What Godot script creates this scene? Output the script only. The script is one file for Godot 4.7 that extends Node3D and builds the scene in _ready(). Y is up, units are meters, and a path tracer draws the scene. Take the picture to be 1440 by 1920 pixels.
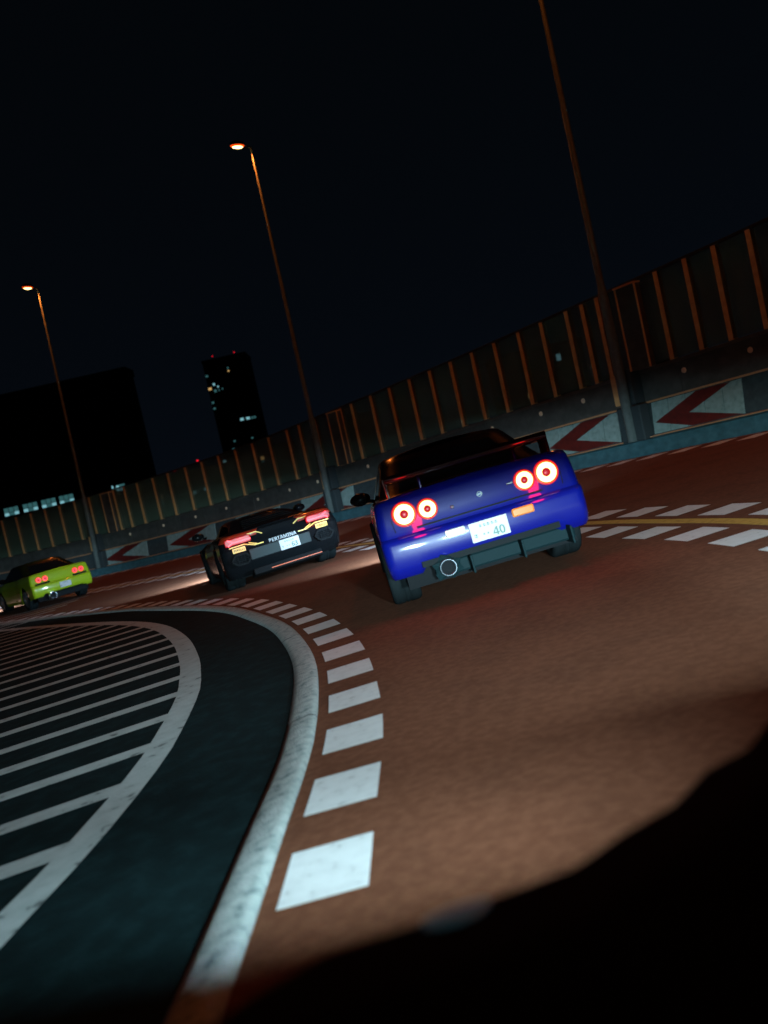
extends Node3D
# Night expressway bend: camera, sky, lamps' exposure first; then setting, barrier, lamps, cars, far city.

const BANK := 0.06554
const FLAT := 0.0021
const HEAD := Color(0.8, 0.955, 1.0)
const NEAR_MAIN := 36.0
const NEAR_FILL := 30.0
const STREET := 7.5
var used := {}
var mats := {}
var BAR: Dictionary
var YEL: Dictionary
var WAL: Dictionary
var HAT: Dictionary

# ---------------------------------------------------------------- helpers
func gy(x: float) -> float:
	var m := clampf(-x - 2.0, 0.0, BANK / (2.0 * FLAT))
	var ex := maxf(-x - 2.0 - BANK / (2.0 * FLAT), 0.0)
	return BANK * x + FLAT * m * m + BANK * ex

func wp(p: Vector2, h: float) -> Vector3:
	return Vector3(p.x, gy(p.x) + h, p.y)

func numbered(called: String) -> String:
	if not used.has(called):
		used[called] = 0
		return called
	used[called] += 1
	return "%s_%03d" % [called, used[called]]

func tag(o: Node, label: String, category: String, group := "") -> Node:
	o.set_meta("label", label)
	o.set_meta("category", category)
	if group:
		o.set_meta("group", group)
	return o

func thing(called: String, label: String, category: String, at := Vector3.ZERO, group := "") -> Node3D:
	var o := Node3D.new()
	o.name = numbered(called)
	add_child(o)
	o.position = at
	tag(o, label, category, group)
	return o

func setting(called: String) -> Node3D:
	var o := Node3D.new()
	o.name = numbered(called)
	add_child(o)
	o.set_meta("kind", "structure")
	return o

func tool() -> SurfaceTool:
	var st := SurfaceTool.new()
	st.begin(Mesh.PRIMITIVE_TRIANGLES)
	return st

func flat_tool() -> SurfaceTool:
	var st := tool()
	st.set_smooth_group(-1)
	return st

func commit(st: SurfaceTool) -> ArrayMesh:
	st.index()
	st.generate_normals()
	return st.commit()

func put(called: String, m: Mesh, mat: Material, parent: Node, tr := Transform3D.IDENTITY) -> MeshInstance3D:
	var o := MeshInstance3D.new()
	o.name = called
	o.mesh = m
	o.material_override = mat
	parent.add_child(o, true)
	o.transform = tr
	return o

# a child whose vertices are world coordinates
func world_part(called: String, st: SurfaceTool, mat: Material, parent: Node3D) -> MeshInstance3D:
	return put(called, commit(st), mat, parent, parent.transform.affine_inverse())

func part(called: String, st: SurfaceTool, mat: Material, parent: Node, tr := Transform3D.IDENTITY) -> MeshInstance3D:
	return put(called, commit(st), mat, parent, tr)

# a, b, c, d run counter-clockwise seen from the front
func quad(st: SurfaceTool, a: Vector3, b: Vector3, c: Vector3, d: Vector3) -> void:
	tri(st, a, b, c)
	tri(st, a, c, d)

func tri(st: SurfaceTool, a: Vector3, b: Vector3, c: Vector3) -> void:
	if (b - a).cross(c - a).length_squared() < 1e-14:
		return
	st.add_vertex(a)
	st.add_vertex(c)
	st.add_vertex(b)

func bx(st: SurfaceTool, c: Vector3, s: Vector3, tr := Transform3D.IDENTITY, bev := 0.0) -> void:
	var h := s * 0.5
	var b := minf(bev, minf(h.x, minf(h.y, h.z)) * 0.9)
	if b <= 0.0:
		var p := []
		for k in 8:
			p.append(tr * (c + Vector3(h.x if k & 1 else -h.x, h.y if k & 2 else -h.y, h.z if k & 4 else -h.z)))
		quad(st, p[4], p[5], p[7], p[6])
		quad(st, p[1], p[0], p[2], p[3])
		quad(st, p[5], p[1], p[3], p[7])
		quad(st, p[0], p[4], p[6], p[2])
		quad(st, p[6], p[7], p[3], p[2])
		quad(st, p[0], p[1], p[5], p[4])
		return
	# chamfered: an octagonal prism along z with bevelled ends
	var rings := []
	for e in [[-h.z, b], [-h.z + b, 0.0], [h.z - b, 0.0], [h.z, b]]:
		var x: float = h.x - e[1]
		var y: float = h.y - e[1]
		var q := b
		rings.append([Vector3(x, -y + q, e[0]), Vector3(x, y - q, e[0]), Vector3(x - q, y, e[0]), Vector3(-x + q, y, e[0]), Vector3(-x, y - q, e[0]), Vector3(-x, -y + q, e[0]), Vector3(-x + q, -y, e[0]), Vector3(x - q, -y, e[0])])
	for r in 3:
		for k in 8:
			var n := (k + 1) % 8
			quad(st, tr * (c + rings[r][k]), tr * (c + rings[r][n]), tr * (c + rings[r + 1][n]), tr * (c + rings[r + 1][k]))
	for k in range(1, 7):
		tri(st, tr * (c + rings[3][0]), tr * (c + rings[3][k]), tr * (c + rings[3][k + 1]))
		tri(st, tr * (c + rings[0][0]), tr * (c + rings[0][k + 1]), tr * (c + rings[0][k]))

# profile [(radius, along z)], turned about z
func lathe(st: SurfaceTool, prof: Array, n: int, tr := Transform3D.IDENTITY, squash := 1.0) -> void:
	for k in n:
		var a := TAU * k / n
		var b := TAU * (k + 1) / n
		for i in prof.size() - 1:
			var p: Vector2 = prof[i]
			var q: Vector2 = prof[i + 1]
			quad(st, tr * Vector3(cos(a) * p.x, sin(a) * p.x * squash, p.y), tr * Vector3(cos(b) * p.x, sin(b) * p.x * squash, p.y), tr * Vector3(cos(b) * q.x, sin(b) * q.x * squash, q.y), tr * Vector3(cos(a) * q.x, sin(a) * q.x * squash, q.y))

func tube(st: SurfaceTool, a: Vector3, b: Vector3, ra: float, rb: float, n := 10) -> void:
	var z := (b - a).normalized()
	var x := z.cross(Vector3.UP if absf(z.y) < 0.9 else Vector3.RIGHT).normalized()
	lathe(st, [Vector2(0.0, 0.0), Vector2(ra, 0.0), Vector2(rb, (b - a).length()), Vector2(0.0, (b - a).length())], n, Transform3D(Basis(x, z.cross(x), z), a))

func tube_path(st: SurfaceTool, pts: Array, r: float, n := 8) -> void:
	for i in pts.size() - 1:
		tube(st, pts[i], pts[i + 1], r, r, n)

func curve(pts: Array) -> Dictionary:
	var raw := PackedVector2Array()
	for i in pts.size() - 1:
		var a: Vector2 = pts[i - 1] if i > 0 else pts[0] * 2.0 - pts[1]
		var d: Vector2 = pts[i + 2] if i + 2 < pts.size() else pts[i + 1] * 2.0 - pts[i]
		for k in 24:
			var p0: Vector2 = pts[i]
			raw.append(p0.cubic_interpolate(pts[i + 1], a, d, k / 24.0))
	raw.append(pts[-1])
	var out := PackedVector2Array([raw[0]])
	var left := 0.1
	for i in range(1, raw.size()):
		var a: Vector2 = raw[i - 1]
		var seg := a.distance_to(raw[i])
		while seg >= left:
			a = a.move_toward(raw[i], left)
			out.append(a)
			seg -= left
			left = 0.1
		left -= seg
	return {"p": out, "len": (out.size() - 1) * 0.1}

func cpos(c: Dictionary, s: float, d := 0.0) -> Vector2:
	var p: PackedVector2Array = c.p
	var f := clampf(s / 0.1, 0.0, p.size() - 1.001)
	var i := int(f)
	var at := p[i].lerp(p[i + 1], f - i)
	var t := ctan(c, s)
	return at + Vector2(-t.y, t.x) * d

func ctan(c: Dictionary, s: float) -> Vector2:
	var p: PackedVector2Array = c.p
	var i := clampi(int(s / 0.1), 4, p.size() - 5)
	return (p[i + 4] - p[i - 4]).normalized()

# profile [(sideways, height)] swept along a curve; runs counter-clockwise seen looking along the curve
func sweep(st: SurfaceTool, c: Dictionary, s0: float, s1: float, prof: Array, step := 0.5, caps := true) -> void:
	var n := maxi(1, int(ceil((s1 - s0) / step)))
	var rows := []
	for k in n + 1:
		var row := []
		for q in prof:
			row.append(wp(cpos(c, lerpf(s0, s1, float(k) / n), q.x), q.y))
		rows.append(row)
	var m := prof.size()
	for k in n:
		for i in m:
			var j := (i + 1) % m
			quad(st, rows[k][i], rows[k][j], rows[k + 1][j], rows[k + 1][i])
	if caps:
		for i in range(1, m - 1):
			tri(st, rows[0][0], rows[0][i + 1], rows[0][i])
			tri(st, rows[n][0], rows[n][i], rows[n][i + 1])

func rect_prof(d0: float, d1: float, h0: float, h1: float) -> Array:
	return [Vector2(d0, h0), Vector2(d0, h1), Vector2(d1, h1), Vector2(d1, h0)]

# thin painted sheet on the road
func paint_strip(st: SurfaceTool, c: Dictionary, s0: float, s1: float, d0: float, d1: float, h: float, step := 0.4) -> void:
	var n := maxi(1, int(ceil((s1 - s0) / step)))
	for k in n:
		var a := lerpf(s0, s1, float(k) / n)
		var b := lerpf(s0, s1, float(k + 1) / n)
		quad(st, wp(cpos(c, a, d0), h), wp(cpos(c, a, d1), h), wp(cpos(c, b, d1), h), wp(cpos(c, b, d0), h))

func noise_tex(freq: float, stops: Array, type := FastNoiseLite.TYPE_SIMPLEX_SMOOTH, seed_ := 1, size := 512, octaves := 5) -> NoiseTexture2D:
	var f := FastNoiseLite.new()
	f.noise_type = type
	f.seed = seed_
	f.frequency = freq
	f.fractal_octaves = octaves
	var t := NoiseTexture2D.new()
	t.width = size
	t.height = size
	t.seamless = true
	t.noise = f
	var g := Gradient.new()
	var offs := PackedFloat32Array()
	var cols := PackedColorArray()
	for s in stops:
		offs.append(s[0])
		cols.append(s[1])
	g.offsets = offs
	g.colors = cols
	t.color_ramp = g
	return t

func lin(r: float, g: float, b: float, a := 1.0) -> Color:
	var c := Color(r, g, b).linear_to_srgb()
	c.a = a
	return c

func mat(called: String, c: Color, rough := 0.7, metal := 0.0) -> StandardMaterial3D:
	var m := StandardMaterial3D.new()
	m.resource_name = called
	m.albedo_color = c
	m.roughness = rough
	m.metallic = metal
	mats[called] = m
	return m

func tex_mat(called: String, t: Texture2D, scale: float, rough := 0.8, bump: Texture2D = null, depth := 0.3) -> StandardMaterial3D:
	var m := mat(called, Color.WHITE, rough)
	m.albedo_texture = t
	m.uv1_triplanar = true
	m.uv1_world_triplanar = true
	m.uv1_scale = Vector3.ONE * scale
	if bump:
		m.heightmap_enabled = true
		m.heightmap_texture = bump
		m.heightmap_scale = depth
	return m

func glow(called: String, c: Color, e: float) -> StandardMaterial3D:
	var m := mat(called, c * 0.15, 0.4)
	m.emission_enabled = true
	m.emission = c
	m.emission_energy_multiplier = e
	return m

func paint(called: String, c: Color, rough := 0.35, coat := 1.0, metal := 0.0) -> StandardMaterial3D:
	var m := mat(called, c, rough, metal)
	m.metallic_specular = 0.25
	m.clearcoat_enabled = coat > 0.0
	m.clearcoat = coat
	m.clearcoat_roughness = 0.06
	return m

func spot(called: String, at: Vector3, towards: Vector3, color: Color, energy: float, angle: float, size := 0.04, soft := 1.0) -> void:
	var l := SpotLight3D.new()
	l.name = called
	l.light_color = color
	l.light_energy = energy
	l.spot_angle = angle
	l.spot_angle_attenuation = soft
	l.spot_attenuation = 2.0
	l.spot_range = 120.0
	l.light_size = size
	l.shadow_enabled = true
	add_child(l, true)
	l.look_at_from_position(at, towards)

func omni(called: String, at: Vector3, color: Color, energy: float, size := 0.05) -> void:
	var l := OmniLight3D.new()
	l.name = called
	l.light_color = color
	l.light_energy = energy
	l.omni_attenuation = 2.0
	l.omni_range = 40.0
	l.light_size = size
	l.shadow_enabled = true
	add_child(l, true)
	l.position = at

func lettering(called: String, words: String, tall: float, m: Material, parent: Node, at: Vector3, bold := true, wide := 1.0) -> void:
	var t := TextMesh.new()
	var f := SystemFont.new()
	f.font_names = PackedStringArray(["Droid Sans"])
	f.font_weight = 700 if bold else 400
	t.font = f
	t.text = words
	t.font_size = 64
	t.pixel_size = 0.01
	t.depth = 0.01
	var box := t.get_aabb()
	var k := tall / maxf(box.size.y, 0.01)
	put(called, t, m, parent, Transform3D(Basis.from_scale(Vector3(k * wide, k, 0.2)), at - Vector3(0, tall * 0.5 + box.position.y * k, 0)))

# ---------------------------------------------------------------- build
func _ready() -> void:
	# camera
	var cam := Camera3D.new()
	cam.name = "camera"
	add_child(cam)
	var roll := deg_to_rad(12.7)
	var pitch := deg_to_rad(-2.85)
	var ahead := Vector3(0, sin(pitch), -cos(pitch))
	var up0 := Vector3(0, cos(pitch), sin(pitch))
	var right := Vector3.RIGHT * cos(roll) - up0 * sin(roll)
	var up := Vector3.RIGHT * sin(roll) + up0 * cos(roll)
	cam.transform = Transform3D(Basis(right, up, -ahead), Vector3(0, 1.28, 0))
	cam.fov = rad_to_deg(2.0 * atan(960.0 / 1650.0))
	cam.near = 0.05
	cam.far = 6000.0
	cam.current = true
	var optics := CameraAttributesPhysical.new()
	optics.frustum_focal_length = 12.0 / tan(atan(960.0 / 1650.0))
	optics.frustum_focus_distance = 9.5
	optics.frustum_near = 0.05
	optics.frustum_far = 6000.0
	optics.exposure_aperture = 0.9
	cam.attributes = optics
	# night sky and exposure
	var env := Environment.new()
	env.background_mode = Environment.BG_SKY
	var sm := ProceduralSkyMaterial.new()
	sm.sky_top_color = lin(0.0006, 0.0010, 0.0015)
	sm.sky_horizon_color = lin(0.0011, 0.0019, 0.0034)
	sm.sky_curve = 0.16
	sm.ground_bottom_color = lin(0.001, 0.001, 0.0015)
	sm.ground_horizon_color = lin(0.0011, 0.0018, 0.003)
	env.sky = Sky.new()
	env.sky.sky_material = sm
	env.tonemap_mode = Environment.TONE_MAPPER_LINEAR
	env.tonemap_exposure = 1.6
	env.sdfgi_enabled = true
	env.ssao_enabled = true
	env.ssil_enabled = true
	var we := WorldEnvironment.new()
	we.name = "night_sky"
	we.environment = env
	add_child(we)

	BAR = curve([Vector2(-0.9, 4), Vector2(-0.72, -1.2), Vector2(-0.66, -2.2), Vector2(-0.61, -3.4), Vector2(-0.57, -4.4), Vector2(-0.6, -5.4), Vector2(-0.7, -6.6), Vector2(-0.88, -7.7), Vector2(-1.18, -9), Vector2(-1.6, -10.3), Vector2(-2.14, -11.75), Vector2(-2.82, -13.15), Vector2(-3.75, -14.75), Vector2(-5.0, -16.8), Vector2(-6.4, -18.65), Vector2(-8, -20.6), Vector2(-11.1, -23.7), Vector2(-19, -31), Vector2(-34, -43)])
	YEL = curve([Vector2(2.9, 4), Vector2(3.0, -1), Vector2(3.05, -4.5), Vector2(2.92, -6.83), Vector2(2.62, -8.4), Vector2(2.18, -10.06), Vector2(0.95, -13.2), Vector2(-0.85, -16.9), Vector2(-3.4, -21), Vector2(-6.3, -24.5), Vector2(-9.3, -27.4), Vector2(-18, -35.5), Vector2(-33, -48)])
	WAL = curve([Vector2(10.4, 4), Vector2(9.6, -5), Vector2(8.5, -10.5), Vector2(7.0, -14.5), Vector2(5.3, -17.7), Vector2(3.6, -20.6), Vector2(1.6, -23.7), Vector2(-1.4, -27.8), Vector2(-5, -32.0), Vector2(-8.5, -35.0), Vector2(-12.4, -37.6), Vector2(-17, -40), Vector2(-30, -46)])
	HAT = curve([Vector2(-1.95, -0.5), Vector2(-1.69, -3.1), Vector2(-1.6, -3.9), Vector2(-1.56, -4.9), Vector2(-1.59, -5.61), Vector2(-1.7, -6.73), Vector2(-1.85, -7.54), Vector2(-2.1, -8.63), Vector2(-2.6, -10.35), Vector2(-3.35, -12.31), Vector2(-4.36, -14.22), Vector2(-5.79, -16.34), Vector2(-7.68, -18.81), Vector2(-9.57, -20.96), Vector2(-14, -25.4), Vector2(-22, -33)])
	make_materials()
	build_ground()
	build_markings()
	build_barrier()
	build_lamps()
	build_camera_car()
	build_cars()
	build_city()

func make_materials() -> void:
	var grain := noise_tex(0.12, [[0.0, Color.BLACK], [1.0, Color.WHITE]], FastNoiseLite.TYPE_SIMPLEX, 3, 512, 4)
	tex_mat("dark_asphalt", noise_tex(0.02, [[0.2, lin(0.003, 0.0125, 0.014)], [0.55, lin(0.004, 0.017, 0.019)], [0.85, lin(0.007, 0.025, 0.028)]], FastNoiseLite.TYPE_SIMPLEX, 5), 0.45, 0.9, grain, 0.12).metallic_specular = 0.2
	tex_mat("red_surfacing", noise_tex(0.02, [[0.1, lin(0.145, 0.052, 0.026)], [0.5, lin(0.17, 0.063, 0.033)], [0.9, lin(0.2, 0.078, 0.042)]], FastNoiseLite.TYPE_SIMPLEX, 8, 1024, 6), 0.5, 0.9, grain, 0.12).metallic_specular = 0.25
	var wear := noise_tex(0.012, [[0.2, Color(0.92, 0.92, 0.92)], [0.45, Color(0.98, 0.98, 0.98)], [0.75, Color(1, 1, 1)]], FastNoiseLite.TYPE_SIMPLEX_SMOOTH, 77, 1024, 6)
	for n in ["dark_asphalt", "red_surfacing"]:
		var r: StandardMaterial3D = mats[n]
		r.detail_enabled = true
		r.detail_blend_mode = BaseMaterial3D.BLEND_MODE_MUL
		r.detail_albedo = wear
		r.detail_uv_layer = BaseMaterial3D.DETAIL_UV_2
		r.uv2_triplanar = true
		r.uv2_world_triplanar = true
		r.uv2_scale = Vector3.ONE * 0.11
	tex_mat("white_paint", noise_tex(0.03, [[0.0, lin(0.4, 0.41, 0.41)], [0.1, lin(0.52, 0.53, 0.53)], [0.16, lin(0.68, 0.7, 0.7)], [0.4, lin(0.72, 0.74, 0.74)], [0.8, lin(0.76, 0.78, 0.78)]], FastNoiseLite.TYPE_SIMPLEX, 11), 0.6, 0.6, grain, 0.1)
	tex_mat("old_white_paint", noise_tex(0.02, [[0.0, lin(0.04, 0.06, 0.06)], [0.16, lin(0.2, 0.24, 0.24)], [0.22, lin(0.38, 0.45, 0.45)], [0.7, lin(0.46, 0.53, 0.53)]], FastNoiseLite.TYPE_SIMPLEX_SMOOTH, 21), 0.5, 0.65, grain, 0.15)
	tex_mat("yellow_paint", noise_tex(0.03, [[0.0, lin(0.35, 0.2, 0.03)], [0.4, lin(0.55, 0.34, 0.06)], [0.8, lin(0.62, 0.4, 0.08)]], FastNoiseLite.TYPE_SIMPLEX, 13), 0.6, 0.6)
	tex_mat("kerb_paint", noise_tex(0.012, [[0.0, lin(0.05, 0.1, 0.1)], [0.16, lin(0.14, 0.2, 0.2)], [0.27, lin(0.26, 0.31, 0.3)], [0.55, lin(0.36, 0.4, 0.39)], [0.8, lin(0.42, 0.46, 0.45)]], FastNoiseLite.TYPE_SIMPLEX_SMOOTH, 31, 1024), 0.9, 0.75, grain, 0.4)
	tex_mat("wall_concrete", noise_tex(0.015, [[0.1, lin(0.012, 0.05, 0.06)], [0.5, lin(0.02, 0.075, 0.09)], [0.9, lin(0.04, 0.11, 0.125)]], FastNoiseLite.TYPE_SIMPLEX, 41), 0.5, 0.8, grain, 0.2)
	tex_mat("dark_concrete", noise_tex(0.02, [[0.1, lin(0.012, 0.02, 0.021)], [0.9, lin(0.03, 0.045, 0.046)]], FastNoiseLite.TYPE_SIMPLEX, 43), 0.5, 0.85, grain, 0.2)
	tex_mat("sign_white", noise_tex(0.02, [[0.0, lin(0.09, 0.15, 0.135)], [0.35, lin(0.16, 0.23, 0.21)], [0.9, lin(0.22, 0.3, 0.28)]], FastNoiseLite.TYPE_SIMPLEX, 51), 0.6, 0.5)
	tex_mat("sign_red", noise_tex(0.02, [[0.0, lin(0.05, 0.005, 0.004)], [0.9, lin(0.11, 0.01, 0.007)]], FastNoiseLite.TYPE_SIMPLEX, 53), 0.6, 0.5)
	tex_mat("parapet_steel", noise_tex(0.012, [[0.1, lin(0.03, 0.034, 0.03)], [0.9, lin(0.07, 0.076, 0.066)]], FastNoiseLite.TYPE_SIMPLEX, 55), 0.5, 0.6)
	tex_mat("lamplit_steel", noise_tex(0.02, [[0.1, lin(0.5, 0.27, 0.1)], [0.9, lin(0.7, 0.4, 0.16)]], FastNoiseLite.TYPE_SIMPLEX, 57), 0.5, 0.55)  # orange of the street lamps put into the post colour
	tex_mat("pole_steel", noise_tex(0.02, [[0.1, lin(0.06, 0.085, 0.08)], [0.9, lin(0.11, 0.14, 0.13)]], FastNoiseLite.TYPE_SIMPLEX, 59), 0.5, 0.5)
	mat("dark_steel", lin(0.03, 0.04, 0.042), 0.6).metallic_specular = 0.14
	var pc := mat("sheet", lin(0.1, 0.16, 0.11, 0.6), 0.18)
	pc.transparency = BaseMaterial3D.TRANSPARENCY_ALPHA
	mat("reflector", lin(0.75, 0.6, 0.4), 0.3)
	mat("lamplit_edge", lin(0.4, 0.2, 0.09), 0.5)  # sodium light on ledge and coping put into the colour
	mat("black_rubber", lin(0.008, 0.011, 0.012), 0.85).metallic_specular = 0.14
	mat("black_plastic", lin(0.006, 0.008, 0.009), 0.6).metallic_specular = 0.14
	mat("black_under", lin(0.008, 0.009, 0.01), 0.9).metallic_specular = 0.14
	mat("carbon", lin(0.005, 0.014, 0.016), 0.6).metallic_specular = 0.14
	var gl := mat("car_glass", lin(0.006, 0.008, 0.009), 0.05)
	gl.metallic_specular = 0.6
	mat("plate_white", lin(0.36, 0.38, 0.4), 0.6)
	mat("plate_green", lin(0.01, 0.06, 0.04), 0.5)
	mat("chrome", lin(0.55, 0.57, 0.6), 0.2, 1.0)
	mat("alloy_dark", lin(0.06, 0.07, 0.08), 0.4, 0.8)
	mat("alloy", lin(0.25, 0.26, 0.28), 0.3, 0.9)
	mat("clear_lens", lin(0.4, 0.45, 0.4), 0.15)
	mat("amber_lens", lin(0.5, 0.14, 0.02), 0.2)
	mat("red_lens", lin(0.22, 0.006, 0.012), 0.15)
	glow("ring_hot", Color(1.0, 0.8, 0.48), 3.6)
	glow("ring_edge", Color(1.0, 0.3, 0.12), 1.3)
	glow("ring_red", Color(1.0, 0.03, 0.1), 0.45)
	glow("core_red", Color(0.9, 0.02, 0.16), 0.4)
	glow("pink_hot", Color(1.0, 0.26, 0.32), 1.0)
	glow("headlamp_white", Color(0.85, 0.95, 1.0), 2.0)
	glow("street_light", Color(1.0, 0.84, 0.5), 5.0)
	glow("halo_amber", Color(1.0, 0.3, 0.06), 0.8)
	glow("window_cold", Color(0.62, 0.9, 0.95), 0.34)
	glow("window_dim", Color(0.4, 0.7, 0.72), 0.13)
	glow("window_warm", Color(1.0, 0.8, 0.5), 0.36)
	glow("aviation_red", Color(1.0, 0.1, 0.18), 0.6)
	mat("far_wall", lin(0.006, 0.006, 0.006), 0.9)

# ---------------------------------------------------------------- setting
func build_ground() -> void:
	var g := setting("ground")
	var st := tool()
	quad(st, Vector3(-4000, -14, 4000), Vector3(4000, -14, 4000), Vector3(4000, -14, -4500), Vector3(-4000, -14, -4500))
	part("city_ground", st, mat("city_dark", lin(0.01, 0.01, 0.011), 0.9), g)
	# the viaduct deck: dark asphalt from the barrier to the far side of the island
	var deck := setting("viaduct_deck")
	st = tool()
	var inner := curve([Vector2(-9, 4), Vector2(-9.5, -3), Vector2(-11, -9), Vector2(-16, -17), Vector2(-24, -26), Vector2(-32, -34), Vector2(-44, -44)])
	span(st, inner, WAL, 0.0, 0.8, 0.0, 90, 40)
	part("asphalt", st, mats.dark_asphalt, deck)
	st = flat_tool()
	sweep(st, WAL, 0.0, WAL.len, rect_prof(0.55, 0.8, -1.6, -0.02), 1.0)
	part("deck_edge", st, mats.dark_concrete, deck)
	# red surfaced carriageway
	var road := setting("road")
	st = tool()
	span(st, BAR, WAL, -0.05, 0.1, 0.004, 100, 24)
	part("carriageway", st, mats.red_surfacing, road)
	# island kerb in precast lengths
	var kerb := setting("kerb")
	var s := 3.0
	var k := 0
	while s < BAR.len - 2.0:
		var s1 := minf(s + (3.0 if s < 40.0 else 6.0), BAR.len - 1.0)
		st = tool()
		sweep(st, BAR, s + 0.007, s1 - 0.007, [Vector2(-0.045, -0.02), Vector2(-0.232, -0.02), Vector2(-0.228, 0.01), Vector2(-0.19, 0.026), Vector2(-0.09, 0.036), Vector2(-0.06, 0.024)], 0.25, false)
		part("kerb_length", st, mats.kerb_paint, kerb)
		s = s1
		k += 1

func span(st: SurfaceTool, a: Dictionary, b: Dictionary, da: float, db: float, h: float, n: int, m: int) -> void:
	var rows := []
	for k in n + 1:
		var f := float(k) / n
		var p := cpos(a, f * a.len, da)
		var q := cpos(b, f * b.len, db)
		var row := []
		for i in m + 1:
			row.append(wp(p.lerp(q, float(i) / m), h))
		rows.append(row)
	for k in n:
		for i in m:
			quad(st, rows[k][i], rows[k][i + 1], rows[k + 1][i + 1], rows[k + 1][i])

func build_markings() -> void:
	var m := setting("road_markings")
	# dashes inside the left edge
	var s := near_s(BAR, Vector2(-0.63, -2.8)) - 0.03
	while s < BAR.len - 14.0:
		var st := tool()
		paint_strip(st, BAR, s, s + 0.41, 0.015, 0.325, 0.009)
		part("edge_dash", st, mats.white_paint, m)
		s += 0.745
	# yellow centre line with dashes on both sides
	var st2 := tool()
	paint_strip(st2, YEL, 0.0, YEL.len - 6.0, -0.075, 0.075, 0.009)
	part("centre_line", st2, mats.yellow_paint, m)
	s = near_s(YEL, Vector2(2.85, -7.1)) - 0.76 * 4.0
	while s < YEL.len - 22.0:
		for d in [[-0.56, -0.18, 0.0], [0.18, 0.57, -0.12]]:
			st2 = tool()
			paint_strip(st2, YEL, s + d[2], s + d[2] + 0.42, d[0], d[1], 0.009)
			part("centre_dash", st2, mats.white_paint, m)
		s += 0.765
	# dashes along the barrier
	s = 12.0
	while s < WAL.len - 12.0:
		st2 = tool()
		paint_strip(st2, WAL, s, s + 0.42, -0.74, -0.24, 0.009)
		part("outer_dash", st2, mats.white_paint, m)
		s += 0.8
	# hatched island
	st2 = tool()
	paint_strip(st2, HAT, 0.0, HAT.len - 2.0, -0.19, 0.0, 0.008)
	part("island_outline", st2, mats.old_white_paint, m)
	var z := -2.5
	while z > -25.0:
		var a := hatch_x(z)
		var x0 := maxf(-9.0, a - 8.5)
		if z < -9.7 and z > -11.4:
			x0 = -4.75 - 0.35 * cos((z + 10.55) * 1.6)
		st2 = tool()
		var n := 8
		for k in n:
			var xa := lerpf(x0, a, float(k) / n)
			var xb := lerpf(x0, a, float(k + 1) / n)
			quad(st2, wp(Vector2(xa, z - 0.2 * (xa - a) + 0.1), 0.006), wp(Vector2(xb, z - 0.2 * (xb - a) + 0.1), 0.006), wp(Vector2(xb, z - 0.2 * (xb - a) - 0.1), 0.006), wp(Vector2(xa, z - 0.2 * (xa - a) - 0.1), 0.006))
		part("island_stripe", st2, mats.old_white_paint, m)
		z -= 0.745

func near_s(c: Dictionary, at: Vector2) -> float:
	var best := 0
	var p: PackedVector2Array = c.p
	for i in p.size():
		if p[i].distance_squared_to(at) < p[best].distance_squared_to(at):
			best = i
	return best * 0.1

func hatch_x(z: float) -> float:
	var p: PackedVector2Array = HAT.p
	for i in p.size():
		if p[i].y < z:
			return p[i].x - 0.1
	return p[-1].x

# ---------------------------------------------------------------- barrier
func wall_xf(s: float, d: float, h: float) -> Transform3D:
	# upright, +z towards the road, x along the wall back towards the camera
	var t := ctan(WAL, s)
	var along := Vector3(-t.x, 0, -t.y)
	var out := Vector3(t.y, 0, -t.x)
	return Transform3D(Basis(along, Vector3.UP, out), wp(cpos(WAL, s, d), h))

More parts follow.
